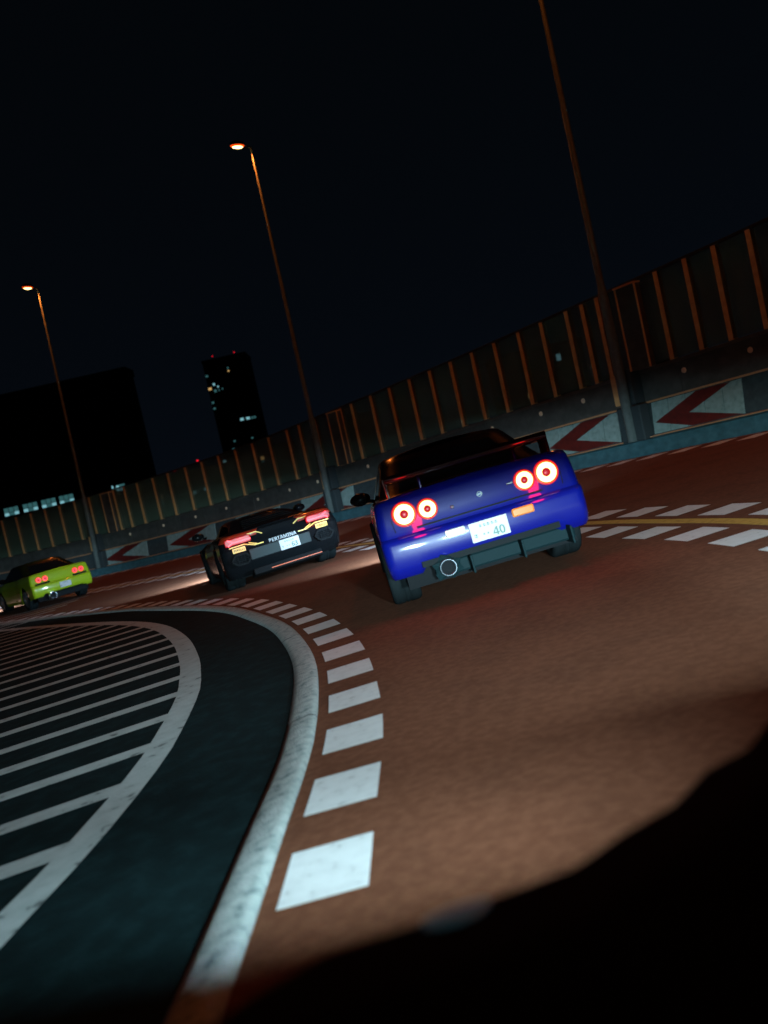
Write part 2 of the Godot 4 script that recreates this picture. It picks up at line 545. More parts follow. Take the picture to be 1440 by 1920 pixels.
func build_barrier() -> void:
	var end: float = WAL.len - 1.0
	var w := thing("barrier_wall", "low teal concrete barrier wall curving along the outer edge of the road", "wall", wp(cpos(WAL, 20.0), 0.0))
	var st := flat_tool()
	sweep(st, WAL, 0.0, end, [Vector2(-0.02, -0.05), Vector2(0.02, 0.3), Vector2(0.12, 0.335), Vector2(0.5, 0.335), Vector2(0.5, -0.05)])
	world_part("wall_foot", st, mats.wall_concrete, w)
	st = flat_tool()
	sweep(st, WAL, 0.0, end, [Vector2(0.14, 0.335), Vector2(0.22, 1.0), Vector2(0.5, 1.0), Vector2(0.5, 0.335)])
	world_part("wall_face", st, mats.dark_concrete, w)
	st = flat_tool()
	sweep(st, WAL, 0.0, end, [Vector2(-0.0, 0.337), Vector2(-0.0, 0.352), Vector2(0.13, 0.356), Vector2(0.13, 0.337)])
	world_part("foot_ledge", st, mats.lamplit_edge, w)
	st = flat_tool()
	sweep(st, WAL, 0.0, end, [Vector2(0.17, 1.0), Vector2(0.17, 1.035), Vector2(0.5, 1.035), Vector2(0.5, 1.0)])
	world_part("wall_coping", st, mats.lamplit_edge, w)
	# chevron boards, each of five white slats with a red arrow over them
	var n := 0
	for b in [[16.9, 19.2], [20.05, 22.2], [23.12, 25.42], [26.5, 28.9], [29.75, 32.45], [33.9, 36.9], [38.2, 41.0], [42.3, 45.3], [46.55, 49.35]]:
		chevron(b[0], b[1], n)
		n += 1
	# steel parapet on the wall
	var p := thing("steel_parapet", "dark steel parapet plates with round reflectors on top of the barrier wall", "parapet", wp(cpos(WAL, 20.0), 1.035))
	var s := 0.0
	while s < end - 1.0:
		st = flat_tool()
		sweep(st, WAL, s + 0.006, minf(s + 1.53, end) - 0.006, rect_prof(0.26, 0.34, 1.036, 1.62))
		world_part("plate", st, mats.parapet_steel, p)
		s += 1.53
	st = flat_tool()
	sweep(st, WAL, 0.0, end, rect_prof(0.22, 0.42, 1.622, 1.68))
	world_part("top_rail", st, mats.parapet_steel, p)
	var disc := tool()
	lathe(disc, [Vector2(0.0, 0.03), Vector2(0.035, 0.028), Vector2(0.05, 0.018), Vector2(0.055, 0.0)], 14)
	var disc_mesh := commit(disc)
	for q in [14.9, 16.6, 18.2, 19.8, 21.3, 24.1, 25.5, 27.3, 29.0, 30.8, 33.0, 35.8, 37.5, 39.5, 41.5, 43.4, 45.4, 47.5]:
		put("reflector", disc_mesh, mats.reflector, p, p.transform.affine_inverse() * wall_xf(q, 0.26, 1.42))
	# translucent noise screen
	var f := thing("noise_screen", "tall translucent noise screen of posts and green sheets above the parapet", "fence", wp(cpos(WAL, 20.0), 1.68))
	var posts := [11.6, 12.4, 13.2, 14.0, 14.8, 15.6, 16.4, 17.15, 17.9, 18.65, 19.38, 20.13, 20.79, 21.5, 22.3, 23.12, 23.57, 24.06, 24.89, 25.68, 26.58, 27.47, 28.36, 29.27, 30.2, 31.17, 32.12, 33.15, 33.75, 34.3, 35.22, 36.15, 36.9, 38.05, 39.1, 40.2, 41.28, 42.33, 43.35, 44.45, 45.4, 46.4, 47.22, 47.9, 48.5, 49.44, 50.38, 51.34, 52.25, 53.15, 54.08, 55.0, 56.0, 57.0, 58.0, 59.0, 60.0]
	var ps := flat_tool()
	bx(ps, Vector3(0, 0.85, 0.0), Vector3(0.1, 1.7, 0.012))
	bx(ps, Vector3(0, 0.85, -0.056), Vector3(0.012, 1.7, 0.1))
	bx(ps, Vector3(0, 0.85, -0.112), Vector3(0.1, 1.7, 0.012))
	var post_mesh := commit(ps)
	var inv := f.transform.affine_inverse()
	for q in posts:
		put("post", post_mesh, mats.lamplit_steel, f, inv * wall_xf(q, 0.24, 1.68))
	for i in posts.size() - 1:
		st = flat_tool()
		sweep(st, WAL, posts[i] + 0.01, posts[i + 1] - 0.01, rect_prof(0.292, 0.3, 1.7, 3.38), 0.5)
		world_part("sheet", st, mats.sheet, f)
	st = flat_tool()
	sweep(st, WAL, posts[0], posts[-1], rect_prof(0.25, 0.35, 3.385, 3.43))
	world_part("top_frame", st, mats.dark_steel, f)
	# framed boxes beside the lamp poles
	n = 0
	for q in [22.1, 33.9, 48.18]:
		var box := thing("equipment_panel", ["framed dark equipment panel beside the right lamp pole", "framed dark equipment panel beside the middle lamp pole", "framed dark equipment panel beside the left lamp pole"][n], "panel", wp(cpos(WAL, q, 0.1), 1.68), "framed panels by the lamp poles")
		box.transform = wall_xf(q, 0.1, 1.68)
		st = flat_tool()
		bx(st, Vector3(0, 0.82, 0), Vector3(0.5, 1.64, 0.16), Transform3D.IDENTITY, 0.01)
		part("casing", st, mats.parapet_steel, box)
		st = flat_tool()
		bx(st, Vector3(0, 1.655, 0.03), Vector3(0.54, 0.03, 0.2))
		bx(st, Vector3(0.255, 0.82, 0.09), Vector3(0.03, 1.64, 0.03))
		bx(st, Vector3(-0.255, 0.82, 0.09), Vector3(0.03, 1.64, 0.03))
		part("frame", st, mats.lamplit_steel, box)
		n += 1

func chevron(s0: float, s1: float, n: int) -> void:
	var names := ["red and white chevron board at the right edge, farthest to the right", "red and white chevron board just right of the right lamp pole", "red and white chevron board just left of the right lamp pole", "red and white chevron board hidden behind the blue car's roof", "red and white chevron board behind the blue car's left shoulder", "red and white chevron board between the blue car and the black car", "red and white chevron board behind the black car's roof", "red and white chevron board left of the black car's mirror", "red and white chevron board beside the left lamp pole"]
	var b := thing("chevron_board", names[n], "chevron sign", wp(cpos(WAL, (s0 + s1) * 0.5), 0.34), "chevron boards on the barrier wall")
	var slats := 5
	for k in slats:
		var a := lerpf(s0, s1, float(k) / slats) + 0.01
		var e := lerpf(s0, s1, float(k + 1) / slats) - 0.01
		var st := flat_tool()
		sweep(st, WAL, a, e, [Vector2(0.115, 0.37), Vector2(0.19, 0.985), Vector2(0.215, 0.985), Vector2(0.14, 0.37)], 0.5)
		world_part("slat", st, mats.sign_white, b)
	# arrow: u runs left to right as seen (against s), v up
	var poly := [[0.03, 0.36, 0.52, 1.0, 0.9, 1.0, 0.43, 0.42], [0.03, 0.36, 0.43, 0.42, 0.99, 0.0, 0.45, 0.0]]
	var st := flat_tool()
	for q in poly:
		var c := []
		for i in 4:
			c.append(Vector2(q[i * 2], q[i * 2 + 1]))
		if poly.find(q) == 0:
			c = [c[0], c[3], c[2], c[1]]
		else:
			c = [c[0], c[3], c[2], c[1]]
		var m := 8
		for i in m:
			for j in m:
				var pts := []
				for o in [[0, 0], [1, 0], [1, 1], [0, 1]]:
					var fu := float(i + o[0]) / m
					var fv := float(j + o[1]) / m
					var uv: Vector2 = (c[0] as Vector2).lerp(c[1], fu).lerp((c[3] as Vector2).lerp(c[2], fu), fv)
					var h := lerpf(0.372, 0.983, uv.y)
					pts.append(wp(cpos(WAL, lerpf(s1, s0, uv.x), lerpf(0.115, 0.19, uv.y) - 0.006), h))
				quad(st, pts[0], pts[1], pts[2], pts[3])
	world_part("red_arrow", st, mats.sign_red, b)

# ---------------------------------------------------------------- street lamps
func build_lamps() -> void:
	var n := 0
	for q in [[22.55, 12.2], [34.85, 11.95], [49.4, 12.3], [10.2, 12.2]]:
		var s: float = q[0]
		var top: float = q[1]
		var base := wp(cpos(WAL, s, 0.0), 0.0)
		var l := thing("street_lamp", ["tall lamp pole on the right whose top is out of view", "lit street lamp on a tall pole behind the black car", "lit street lamp on a tall pole at the far left", "street lamp standing outside the frame on the right"][n], "street lamp", base, "street lamps along the barrier")
		var xf: Transform3D = wall_xf(s, 0.0, 0.0)
		xf = xf.rotated_local(Vector3(0, 0, 1), -[0.0, 0.008, 0.03, 0.0][n])
		l.transform = xf
		var st := tool()
		lathe(st, [Vector2(0.0, 0.33), Vector2(0.11, 0.33), Vector2(0.095, 3.3), Vector2(0.072, 3.5), Vector2(0.034, top - 0.05), Vector2(0.02, top), Vector2(0.0, top)], 16, Transform3D(Basis(Vector3(1, 0, 0), Vector3(0, 0, -1), Vector3(0, 1, 0)), Vector3(0, 0, 0.12)))
		part("pole", st, mats.pole_steel, l)
		st = flat_tool()
		bx(st, Vector3(0.02, 0.68, 0.0), Vector3(0.62, 0.72, 0.26), Transform3D.IDENTITY, 0.02)
		part("pole_footing", st, mats.dark_steel, l)
		st = flat_tool()
		bx(st, Vector3(0.0, 1.42, -0.1), Vector3(0.36, 0.72, 0.3), Transform3D.IDENTITY, 0.015)
		part("pole_bracket", st, mats.dark_steel, l)
		st = flat_tool()
		bx(st, Vector3(-0.36, 1.4, -0.05), Vector3(0.16, 0.62, 0.02))
		part("side_plate", st, mats.lamplit_steel, l)
		# short arm to the lantern over the road
		var head := Vector3(-0.12, top + 0.06, 0.52)
		st = tool()
		tube_path(st, [Vector3(0, top - 0.12, 0.12), Vector3(-0.02, top + 0.0, 0.18), Vector3(-0.05, top + 0.05, 0.3)], 0.022)
		part("arm", st, mats.pole_steel, l)
		var t := Transform3D(Basis(Vector3(1, 0, 0), Vector3(0, 0, -1), Vector3(0, 1, 0)).scaled_local(Vector3(0.62, 1.05, 0.9)), head)
		st = tool()
		lathe(st, [Vector2(0.235, -0.02), Vector2(0.25, 0.02), Vector2(0.22, 0.09), Vector2(0.12, 0.14), Vector2(0.0, 0.155)], 20, t)
		part("lamp_head", st, mats.dark_steel, l)
		st = tool()
		lathe(st, [Vector2(0.0, -0.1), Vector2(0.1, -0.09), Vector2(0.17, -0.065)], 20, t)
		part("lamp_lens", st, mats.street_light, l)
		st = tool()
		lathe(st, [Vector2(0.17, -0.065), Vector2(0.21, -0.04), Vector2(0.24, 0.0), Vector2(0.245, 0.03)], 20, t)
		part("lamp_halo", st, mats.halo_amber, l)  # added glowing ring stands in for the orange halo round the lens
		var w := xf * (head + Vector3(0, -0.14, 0))
		spot("street_lamp_light", w, w + xf.basis * Vector3(0, -1, 0.25), Color(1.0, 0.5, 0.19), STREET, 82.0, 0.15, 0.3)
		n += 1

# ---------------------------------------------------------------- cars
func car_at(called: String, label: String, at: Vector2, yaw: float, group := "") -> Node3D:
	var o := thing(called, label, "car", Vector3.ZERO, group)
	var k := atan((gy(at.x + 0.1) - gy(at.x - 0.1)) / 0.2)
	o.transform = Transform3D(Basis(Vector3(0, 0, 1), k) * Basis(Vector3.UP, yaw), wp(at, 0.0))
	return o

func interp(list: Array, t: float) -> float:
	for i in list.size() - 1:
		if t <= list[i + 1][0]:
			var f: float = (t - list[i][0]) / (list[i + 1][0] - list[i][0])
			f = clampf(f, 0.0, 1.0)
			f = f * f * (3.0 - 2.0 * f)
			return lerpf(list[i][1], list[i + 1][1], f)
	return list[-1][1]

# one horizontal outline, right half, from the middle of the tail to the middle of the nose: [x, z, kind]
func outline(w: float, zr: float, zf: float, L: float, rc: float, rf: float, cr: float, cf: float, side: Array, S := 60) -> Array:
	var out := []
	var R := 14
	var e := maxf(w - rc, 0.01)
	for i in R:
		var x := e * i / R
		out.append([x, -(zr + cr * pow(x / w, 2.0)), 0])
	var zc := -(zr + cr * pow(e / w, 2.0)) - rc
	for i in 7:
		var a := PI * 0.5 * i / 7.0
		out.append([e + rc * sin(a), zc + rc * cos(a), 1])
	var ef := maxf(w - rf, 0.01)
	var zfc := -(L - zf) + cf * pow(ef / w, 2.0) + rf
	for i in S:
		var z := lerpf(zc, zfc, float(i) / S)
		out.append([w * interp(side, -z / L), z, 2])
	var wf := w * interp(side, -zfc / L) - rf
	for i in 7:
		var a := PI * 0.5 * i / 7.0
		out.append([wf + rf * cos(a), zfc - rf * sin(a), 3])
	for i in 9:
		var x := wf * (1.0 - i / 8.0)
		out.append([x, -(L - zf) + cf * pow(x / w, 2.0), 4])
	return out

# rows [v, width share, tail inset, nose inset]
func shell(c: Dictionary) -> Dictionary:
	var tools := {}
	var grid := []
	for r in c.rows:
		var o := outline(c.w * r[1], r[2], r[3], c.L, c.rc, c.rf, c.crown, c.nose_crown, c.side)
		var row := []
		for q in o:
			var t := clampf(-q[1] / c.L, 0.0, 1.0)
			var y := lerpf(interp(c.low, t), interp(c.top, t), r[0])
			if q[2] == 2 or q[2] == 1 or q[2] == 3:
				for a in c.arches:
					var dz: float = q[1] + a[0]
					if absf(dz) < a[2]:
						y = maxf(y, a[1] + sqrt(a[2] * a[2] - dz * dz))
			if q[2] == 0 and c.has("notch"):
				for m in c.notch:
					if absf(q[0]) < m[0]:
						y = maxf(y, m[1])
			row.append([Vector3(q[0], y, q[1]), q[2], t])
		grid.append(row)
	for r in grid.size() - 1:
		for i in grid[r].size() - 1:
			var kind: int = grid[r][i][1]
			var who: String = c.name_of.call(r, kind, grid[r][i][2], i)
			if not tools.has(who):
				tools[who] = tool()
			var a: Vector3 = grid[r][i][0]
			var b: Vector3 = grid[r][i + 1][0]
			var d: Vector3 = grid[r + 1][i][0]
			var e: Vector3 = grid[r + 1][i + 1][0]
			var f := Vector3(-1, 1, 1)
			quad(tools[who], a, b, e, d)
			var other := who
			if who == "side_window" or who == "shoulder_panel":
				other = who + "_left"
				if not tools.has(other):
					tools[other] = tool()
			quad(tools[other], b * f, a * f, d * f, e * f)
	# lid over the last row
	var top: Array = grid[-1]
	var M := 8
	for i in top.size() - 1:
		var who: String = c.name_of.call(grid.size() - 1, top[i][1], top[i][2], i)
		if not tools.has(who):
			tools[who] = tool()
		for k in M:
			var p := []
			for o in [[i, k], [i + 1, k], [i + 1, k + 1], [i, k + 1]]:
				var v: Vector3 = top[o[0]][0]
				var x: float = v.x * (1.0 - 2.0 * o[1] / M)
				var q: float = x / maxf(v.x, 0.001)
				p.append(Vector3(x, v.y + interp(c.lid, top[o[0]][2]) * (1.0 - q * q) * smoothstep(0.0, 0.5, v.x), v.z))
			quad(tools[who], p[0], p[1], p[2], p[3])
	return tools

func make_wheel_mesh(r: float, wide: float) -> ArrayMesh:
	var st := tool()
	var h := wide * 0.5
	lathe(st, [Vector2(r * 0.7, -h * 0.9), Vector2(r * 0.78, -h), Vector2(r * 0.93, -h), Vector2(r * 0.985, -h * 0.86), Vector2(r, -h * 0.7), Vector2(r, -h * 0.2), Vector2(r - 0.008, -h * 0.18), Vector2(r - 0.008, -h * 0.12), Vector2(r, -h * 0.1), Vector2(r, h * 0.1), Vector2(r - 0.008, h * 0.12), Vector2(r - 0.008, h * 0.18), Vector2(r, h * 0.2), Vector2(r, h * 0.7), Vector2(r * 0.985, h * 0.86), Vector2(r * 0.93, h), Vector2(r * 0.78, h), Vector2(r * 0.7, h * 0.9)], 40)
	return commit(st)

func make_rim_mesh(r: float, wide: float, spokes: int) -> ArrayMesh:
	var st := flat_tool()
	var h := wide * 0.5
	lathe(st, [Vector2(r * 0.66, -h * 0.9), Vector2(r * 0.66, h * 0.8), Vector2(r * 0.69, h * 0.93), Vector2(r * 0.72, h * 0.93)], 32)
	for k in spokes:
		var t := Transform3D(Basis(Vector3(0, 0, 1), TAU * k / spokes), Vector3.ZERO)
		bx(st, Vector3(0, r * 0.4, h * 0.72), Vector3(r * 0.13, r * 0.58, 0.03), t, 0.006)
	lathe(st, [Vector2(r * 0.18, h * 0.5), Vector2(r * 0.18, h * 0.8), Vector2(r * 0.12, h * 0.85), Vector2(0.0, h * 0.86)], 16)
	return commit(st)

func wheels(car: Node3D, r: float, wide: float, track: float, rear: float, front: float, rim: Material, spokes: int) -> void:
	var tm := make_wheel_mesh(r, wide)
	var rm := make_rim_mesh(r, wide, spokes)
	var well := flat_tool()
	for z in [-rear, -front]:
		bx(well, Vector3(0, 0.42, z), Vector3(track - wide - 0.02, 0.5, r * 2.5))
	part("wheel_well", well, mats.black_under, car)
	for z in [-rear, -front]:
		for side in [-1, 1]:
			var w := Node3D.new()
			w.name = "wheel"
			car.add_child(w, true)
			var turn := Basis(Vector3.UP, PI * 0.5 * side)
			w.transform = Transform3D(turn, Vector3(side * track * 0.5, r, z))
			put("tyre", tm, mats.black_rubber, w)
			put("rim", rm, rim, w)

func plate(car: Node3D, at: Vector3, digits: String) -> void:
	var p := Node3D.new()
	p.name = "number_plate"
	car.add_child(p, true)
	p.position = at
	var st := flat_tool()
	bx(st, Vector3.ZERO, Vector3(0.33, 0.165, 0.012), Transform3D.IDENTITY, 0.004)
	part("plate_panel", st, mats.plate_white, p)
	lettering("digits", digits, 0.074, mats.plate_green, p, Vector3(0.075, -0.03, 0.007))
	st = flat_tool()
	for x in [-0.055, -0.02]:
		bx(st, Vector3(x, -0.03, 0.007), Vector3(0.014, 0.014, 0.003))
	for k in 5:
		bx(st, Vector3(-0.07 + 0.034 * k, 0.05, 0.007), Vector3(0.02, 0.006, 0.003))
		bx(st, Vector3(-0.07 + 0.034 * k + 0.003 * (k % 2), 0.038, 0.007), Vector3(0.022, 0.005, 0.003))
		bx(st, Vector3(-0.07 + 0.034 * k, 0.045, 0.007), Vector3(0.005, 0.026, 0.003))
	bx(st, Vector3(-0.125, -0.022, 0.007), Vector3(0.03, 0.006, 0.003))
	bx(st, Vector3(-0.125, -0.038, 0.007), Vector3(0.026, 0.006, 0.003))
	bx(st, Vector3(-0.122, -0.03, 0.007), Vector3(0.006, 0.034, 0.003))
	part("small_characters", st, mats.plate_green, p)

func ring_lamp(car: Node3D, at: Vector3, r: float, hot: Material, tilt := 0.0) -> void:
	var l := Node3D.new()
	l.name = "tail_lamp"
	car.add_child(l, true)
	l.transform = Transform3D(Basis(Vector3.RIGHT, -tilt), at)
	var st := tool()
	lathe(st, [Vector2(r * 1.1, -0.03), Vector2(r * 1.1, 0.004), Vector2(r * 1.06, 0.012), Vector2(r * 0.98, 0.012)], 28)
	part("lamp_rim", st, mats.ring_red, l)
	st = tool()
	lathe(st, [Vector2(r * 0.99, 0.012), Vector2(r * 0.92, 0.017), Vector2(r * 0.86, 0.02)], 28)
	part("lamp_edge", st, mats.ring_edge, l)
	st = tool()
	lathe(st, [Vector2(r * 0.86, 0.02), Vector2(r * 0.7, 0.022), Vector2(r * 0.52, 0.02), Vector2(r * 0.38, 0.012)], 28)
	part("lamp_ring", st, hot, l)
	st = tool()
	lathe(st, [Vector2(r * 0.37, 0.012), Vector2(r * 0.28, 0.02), Vector2(r * 0.12, 0.024), Vector2(0.0, 0.025)], 20)
	part("lamp_core", st, mats.core_red, l)

func mirror(car: Node3D, at: Vector3, m: Material) -> void:
	var st := tool()
	var side := signf(at.x)
	var t := Transform3D(Basis.from_scale(Vector3(0.12, 0.075, 0.09)), at + Vector3(side * 0.09, 0, 0))
	var prof := []
	for k in 9:
		var a := PI * k / 8.0
		prof.append(Vector2(sin(a), -cos(a)))
	lathe(st, prof, 16, t)
	tube(st, at + Vector3(-side * 0.06, -0.06, 0), at + Vector3(side * 0.04, -0.03, 0), 0.02, 0.02, 8)
	part("wing_mirror", st, m, car)

func coupe(o: Node3D, body: Material, trim: Material, top_coat: Material) -> void:
	# lower shell of a 1990s saloon-based coupe
	var L := 4.55
	var c := {"w": 0.885, "L": L, "rc": 0.08, "rf": 0.32, "crown": 0.03, "nose_crown": 0.16,
		"side": [[0.0, 1.0], [0.28, 1.0], [0.42, 0.965], [0.6, 0.955], [0.75, 0.98], [0.85, 0.985], [1.0, 0.9]],
		"low": [[0.0, 0.33], [0.08, 0.3], [0.2, 0.2], [0.8, 0.18], [1.0, 0.18]],
		"top": [[0.0, 0.99], [0.03, 1.0], [0.18, 0.99], [0.4, 0.95], [0.62, 0.93], [0.8, 0.85], [0.95, 0.74], [1.0, 0.66]],
		"lid": [[0.0, 0.02], [0.5, 0.03], [0.8, 0.05], [1.0, 0.03]],
		"arches": [[0.95, 0.33, 0.37], [3.62, 0.33, 0.37]],
		"notch": [[0.6, 0.385]],
		"rows": [[0.0, 0.965, 0.07, 0.06], [0.05, 0.985, 0.03, 0.03], [0.14, 0.995, 0.008, 0.01], [0.28, 1.0, 0.0, 0.0], [0.42, 1.0, 0.002, 0.01], [0.475, 1.0, 0.01, 0.02], [0.5, 0.998, 0.03, 0.03], [0.52, 0.996, 0.056, 0.035], [0.56, 0.996, 0.066, 0.04], [0.7, 0.99, 0.075, 0.05], [0.82, 0.98, 0.085, 0.07], [0.92, 0.968, 0.094, 0.1], [0.97, 0.95, 0.104, 0.14], [1.0, 0.91, 0.135, 0.2]],
		"name_of": func(r: int, kind: int, t: float, i: int) -> String: return "rear_bumper" if r < 7 and kind < 2 else "body"}
	var tools := shell(c)
	for k in tools:
		part(k, tools[k], body, o)
	# cabin
	var g := {"w": 0.8, "L": 3.55, "rc": 0.2, "rf": 0.22, "crown": 0.05, "nose_crown": 0.12,
		"side": [[0.0, 0.94], [0.3, 0.99], [0.6, 1.0], [1.0, 0.97]],
		"low": [[0.0, 0.98], [0.5, 0.93], [1.0, 0.9]],
		"top": [[0.0, 1.28], [0.3, 1.32], [0.5, 1.34], [0.8, 1.33], [1.0, 1.29]],
		"lid": [[0.0, 0.03], [0.5, 0.035], [1.0, 0.03]],
		"arches": [],
		"rows": [[0.0, 1.0, 0.62, 0.0], [0.06, 0.99, 0.68, 0.05], [0.5, 0.895, 1.1, 0.42], [0.84, 0.82, 1.42, 0.72], [0.95, 0.785, 1.53, 0.82], [1.0, 0.74, 1.62, 0.92]],
		"name_of": func(r: int, kind: int, t: float, i: int) -> String:
			if r < 1 or r > 2:
				return "roof"
			if kind == 0:
				return "rear_window"
			if kind == 4:
				return "windscreen"
			if kind == 1 or kind == 3:
				return "roof"
			return "roof" if t < 0.24 or (t > 0.5 and t < 0.53) else "side_window"}
	tools = shell(g)
	for k in tools:
		part(k.trim_suffix("_left"), tools[k], top_coat if k == "roof" else mats.car_glass, o)
	var st := flat_tool()
	bx(st, Vector3(0, 0.4, -2.3), Vector3(1.5, 0.4, 4.2))
	part("underbody", st, mats.black_under, o)
	for side in [-1, 1]:
		mirror(o, Vector3(side * 0.84, 0.99, -2.72), trim)

func build_cars() -> void:
	var blue := paint("blue_paint", lin(0.0015, 0.004, 0.105), 0.35, 0.9)
	var green := paint("green_paint", lin(0.24, 0.34, 0.01), 0.35)
	var black := paint("black_paint", lin(0.004, 0.005, 0.006), 0.2, 0.0)
	# --- the blue coupe
	var o := car_at("blue_coupe", "deep blue coupe with four round glowing tail lamps and a tall rear wing", Vector2(0.84, -7.3), 0.03)
	coupe(o, blue, black, paint("blue_black", lin(0.002, 0.002, 0.01), 0.18, 0.0))
	for side in [-1, 1]:
		ring_lamp(o, Vector3(side * 0.625, 0.845, -0.088), 0.098, mats.ring_hot, 0.06)
		ring_lamp(o, Vector3(side * 0.425, 0.835, -0.073), 0.082, mats.ring_hot, 0.06)
	plate(o, Vector3(0.02, 0.535, 0.012), "40")
	var st := flat_tool()
	bx(st, Vector3(-0.26, 0.585, 0.008), Vector3(0.17, 0.07, 0.03), Transform3D.IDENTITY, 0.01)
	part("reversing_lamp", st, mats.clear_lens, o)
	st = flat_tool()
	bx(st, Vector3(0.33, 0.6, 0.008), Vector3(0.19, 0.07, 0.03), Transform3D.IDENTITY, 0.01)
	part("fog_lamp", st, mats.amber_lens, o)
	# boot lid details
	st = flat_tool()
	for k in 16:
		var a0 := TAU * k / 16
		bx(st, Vector3(0.03 + 0.02 * cos(a0), 0.83 + 0.02 * sin(a0), -0.07), Vector3(0.006, 0.006, 0.01), Transform3D.IDENTITY)
	bx(st, Vector3(0.03, 0.83, -0.07), Vector3(0.05, 0.012, 0.012))
	part("badge", st, mats.alloy_dark, o)
	st = flat_tool()
	bx(st, Vector3(0.3, 0.845, -0.068), Vector3(0.06, 0.018, 0.01), Transform3D.IDENTITY, 0.003)
	part("name_badge", st, mats.alloy_dark, o)
	for side in [-1, 1]:
		st = flat_tool()
		bar(st, Vector3(side * 0.76, 0.97, -0.135), Vector3(side * 0.735, 0.715, -0.085), 0.007, 0.012)
		part("boot_gap", st, mats.black_under, o)
		st = flat_tool()
		bx(st, Vector3(side * 0.884, 0.64, -0.42), Vector3(0.012, 0.008, 0.5))
		part("bumper_gap", st, mats.black_under, o)
	st = tool()
	lathe(st, [Vector2(0.016, 0.0), Vector2(0.012, 0.006), Vector2(0.0, 0.006)], 14, Transform3D(Basis.IDENTITY, Vector3(-0.22, 0.79, -0.068)))
	part("boot_lock", st, mats.alloy, o)
	st = flat_tool()
	bx(st, Vector3(0.0, 0.712, -0.062), Vector3(1.1, 0.012, 0.02))
	part("boot_seam", st, mats.black_plastic, o)
	# diffuser, valance and exhaust
	st = flat_tool()
	bx(st, Vector3(0.12, 0.31, -0.14), Vector3(1.2, 0.12, 0.26), Transform3D(Basis(Vector3.RIGHT, -0.12), Vector3(0, 0, -0.02)), 0.015)
	part("diffuser", st, mats.carbon, o)
	for x in [-0.2, 0.24, 0.66]:
		st = flat_tool()
		bx(st, Vector3(x, 0.3, -0.06), Vector3(0.018, 0.15, 0.3), Transform3D.IDENTITY, 0.004)
		part("diffuser_fin", st, mats.carbon, o)
	st = flat_tool()
	bx(st, Vector3(0.0, 0.4, -0.1), Vector3(1.2, 0.05, 0.2))
	part("valance", st, mats.black_plastic, o)
	st = tool()
	lathe(st, [Vector2(0.045, -0.25), Vector2(0.055, 0.05), Vector2(0.07, 0.06), Vector2(0.075, 0.05), Vector2(0.075, -0.25)], 24, Transform3D(Basis.IDENTITY, Vector3(-0.4, 0.325, 0.0)))
	part("exhaust", st, mats.alloy_dark, o)
	st = flat_tool()
	var torn := [0.105, 0.135, 0.1, 0.12, 0.15, 0.11, 0.14, 0.105, 0.125, 0.15, 0.1, 0.13, 0.115, 0.145]
	for k in 14:
		var a1 := TAU * k / 14
		var a2 := TAU * (k + 1) / 14
		var r1: float = torn[k]
		var r2: float = torn[(k + 1) % 14]
		var mid := Vector3(-0.4, 0.325, 0.0)
		quad(st, mid + Vector3(0.077 * cos(a1), 0.077 * sin(a1), 0.03), mid + Vector3(r1 * cos(a1), r1 * 0.8 * sin(a1), 0.005), mid + Vector3(r2 * cos(a2), r2 * 0.8 * sin(a2), 0.005), mid + Vector3(0.077 * cos(a2), 0.077 * sin(a2), 0.03))
		quad(st, mid + Vector3(r1 * cos(a1), r1 * 0.8 * sin(a1), 0.005), mid + Vector3(r1 * cos(a1), r1 * 0.8 * sin(a1), -0.05), mid + Vector3(r2 * cos(a2), r2 * 0.8 * sin(a2), -0.05), mid + Vector3(r2 * cos(a2), r2 * 0.8 * sin(a2), 0.005))
	part("exhaust_surround", st, mats.carbon, o)
	st = tool()
	lathe(st, [Vector2(0.054, -0.02), Vector2(0.0, -0.02)], 20, Transform3D(Basis.IDENTITY, Vector3(-0.4, 0.325, 0.0)))
	part("exhaust_mouth", st, mats.black_under, o)
	# rear wing
	var wing := Node3D.new()
	wing.name = "rear_wing"
	o.add_child(wing, true)
	st = tool()
	var foil := []
	for q in [[0.0, -0.01], [0.03, 0.018], [0.12, 0.034], [0.24, 0.038], [0.31, 0.05], [0.33, 0.048], [0.33, -0.004], [0.2, -0.012], [0.06, -0.02]]:
		foil.append(q)
	for seg in 12:
		var xa := lerpf(-0.71, 0.71, seg / 12.0)
		var xb := lerpf(-0.71, 0.71, (seg + 1) / 12.0)
		for k in foil.size():
			var p: Array = foil[k]
			var q: Array = foil[(k + 1) % foil.size()]
			quad(st, Vector3(xa, 1.12 + p[1] + p[0] * 0.05, -0.42 + p[0]), Vector3(xb, 1.12 + p[1] + p[0] * 0.05, -0.42 + p[0]), Vector3(xb, 1.12 + q[1] + q[0] * 0.05, -0.42 + q[0]), Vector3(xa, 1.12 + q[1] + q[0] * 0.05, -0.42 + q[0]))
	part("wing_blade", st, paint("wing_gloss", lin(0.004, 0.005, 0.01), 0.25, 0.8), wing)
	for side in [-1, 1]:
		st = flat_tool()
		bx(st, Vector3(side * 0.705, 1.085, -0.26), Vector3(0.022, 0.17, 0.3), Transform3D.IDENTITY, 0.006)
		part("wing_end_plate", st, black, wing)
		st = flat_tool()
		bx(st, Vector3(side * 0.42, 1.06, -0.24), Vector3(0.024, 0.13, 0.16), Transform3D.IDENTITY, 0.008)
		part("wing_stay", st, blue, wing)
	wheels(o, 0.33, 0.27, 1.54, 0.93, 3.62, mats.alloy, 6)
	tail_glow(o, [Vector3(-0.55, 0.84, 0.16), Vector3(0.55, 0.84, 0.16)], Color(1.0, 0.1, 0.1), 0.06)
	head_lamps(o, 0.62, 4.45, 0.62, 13.0)
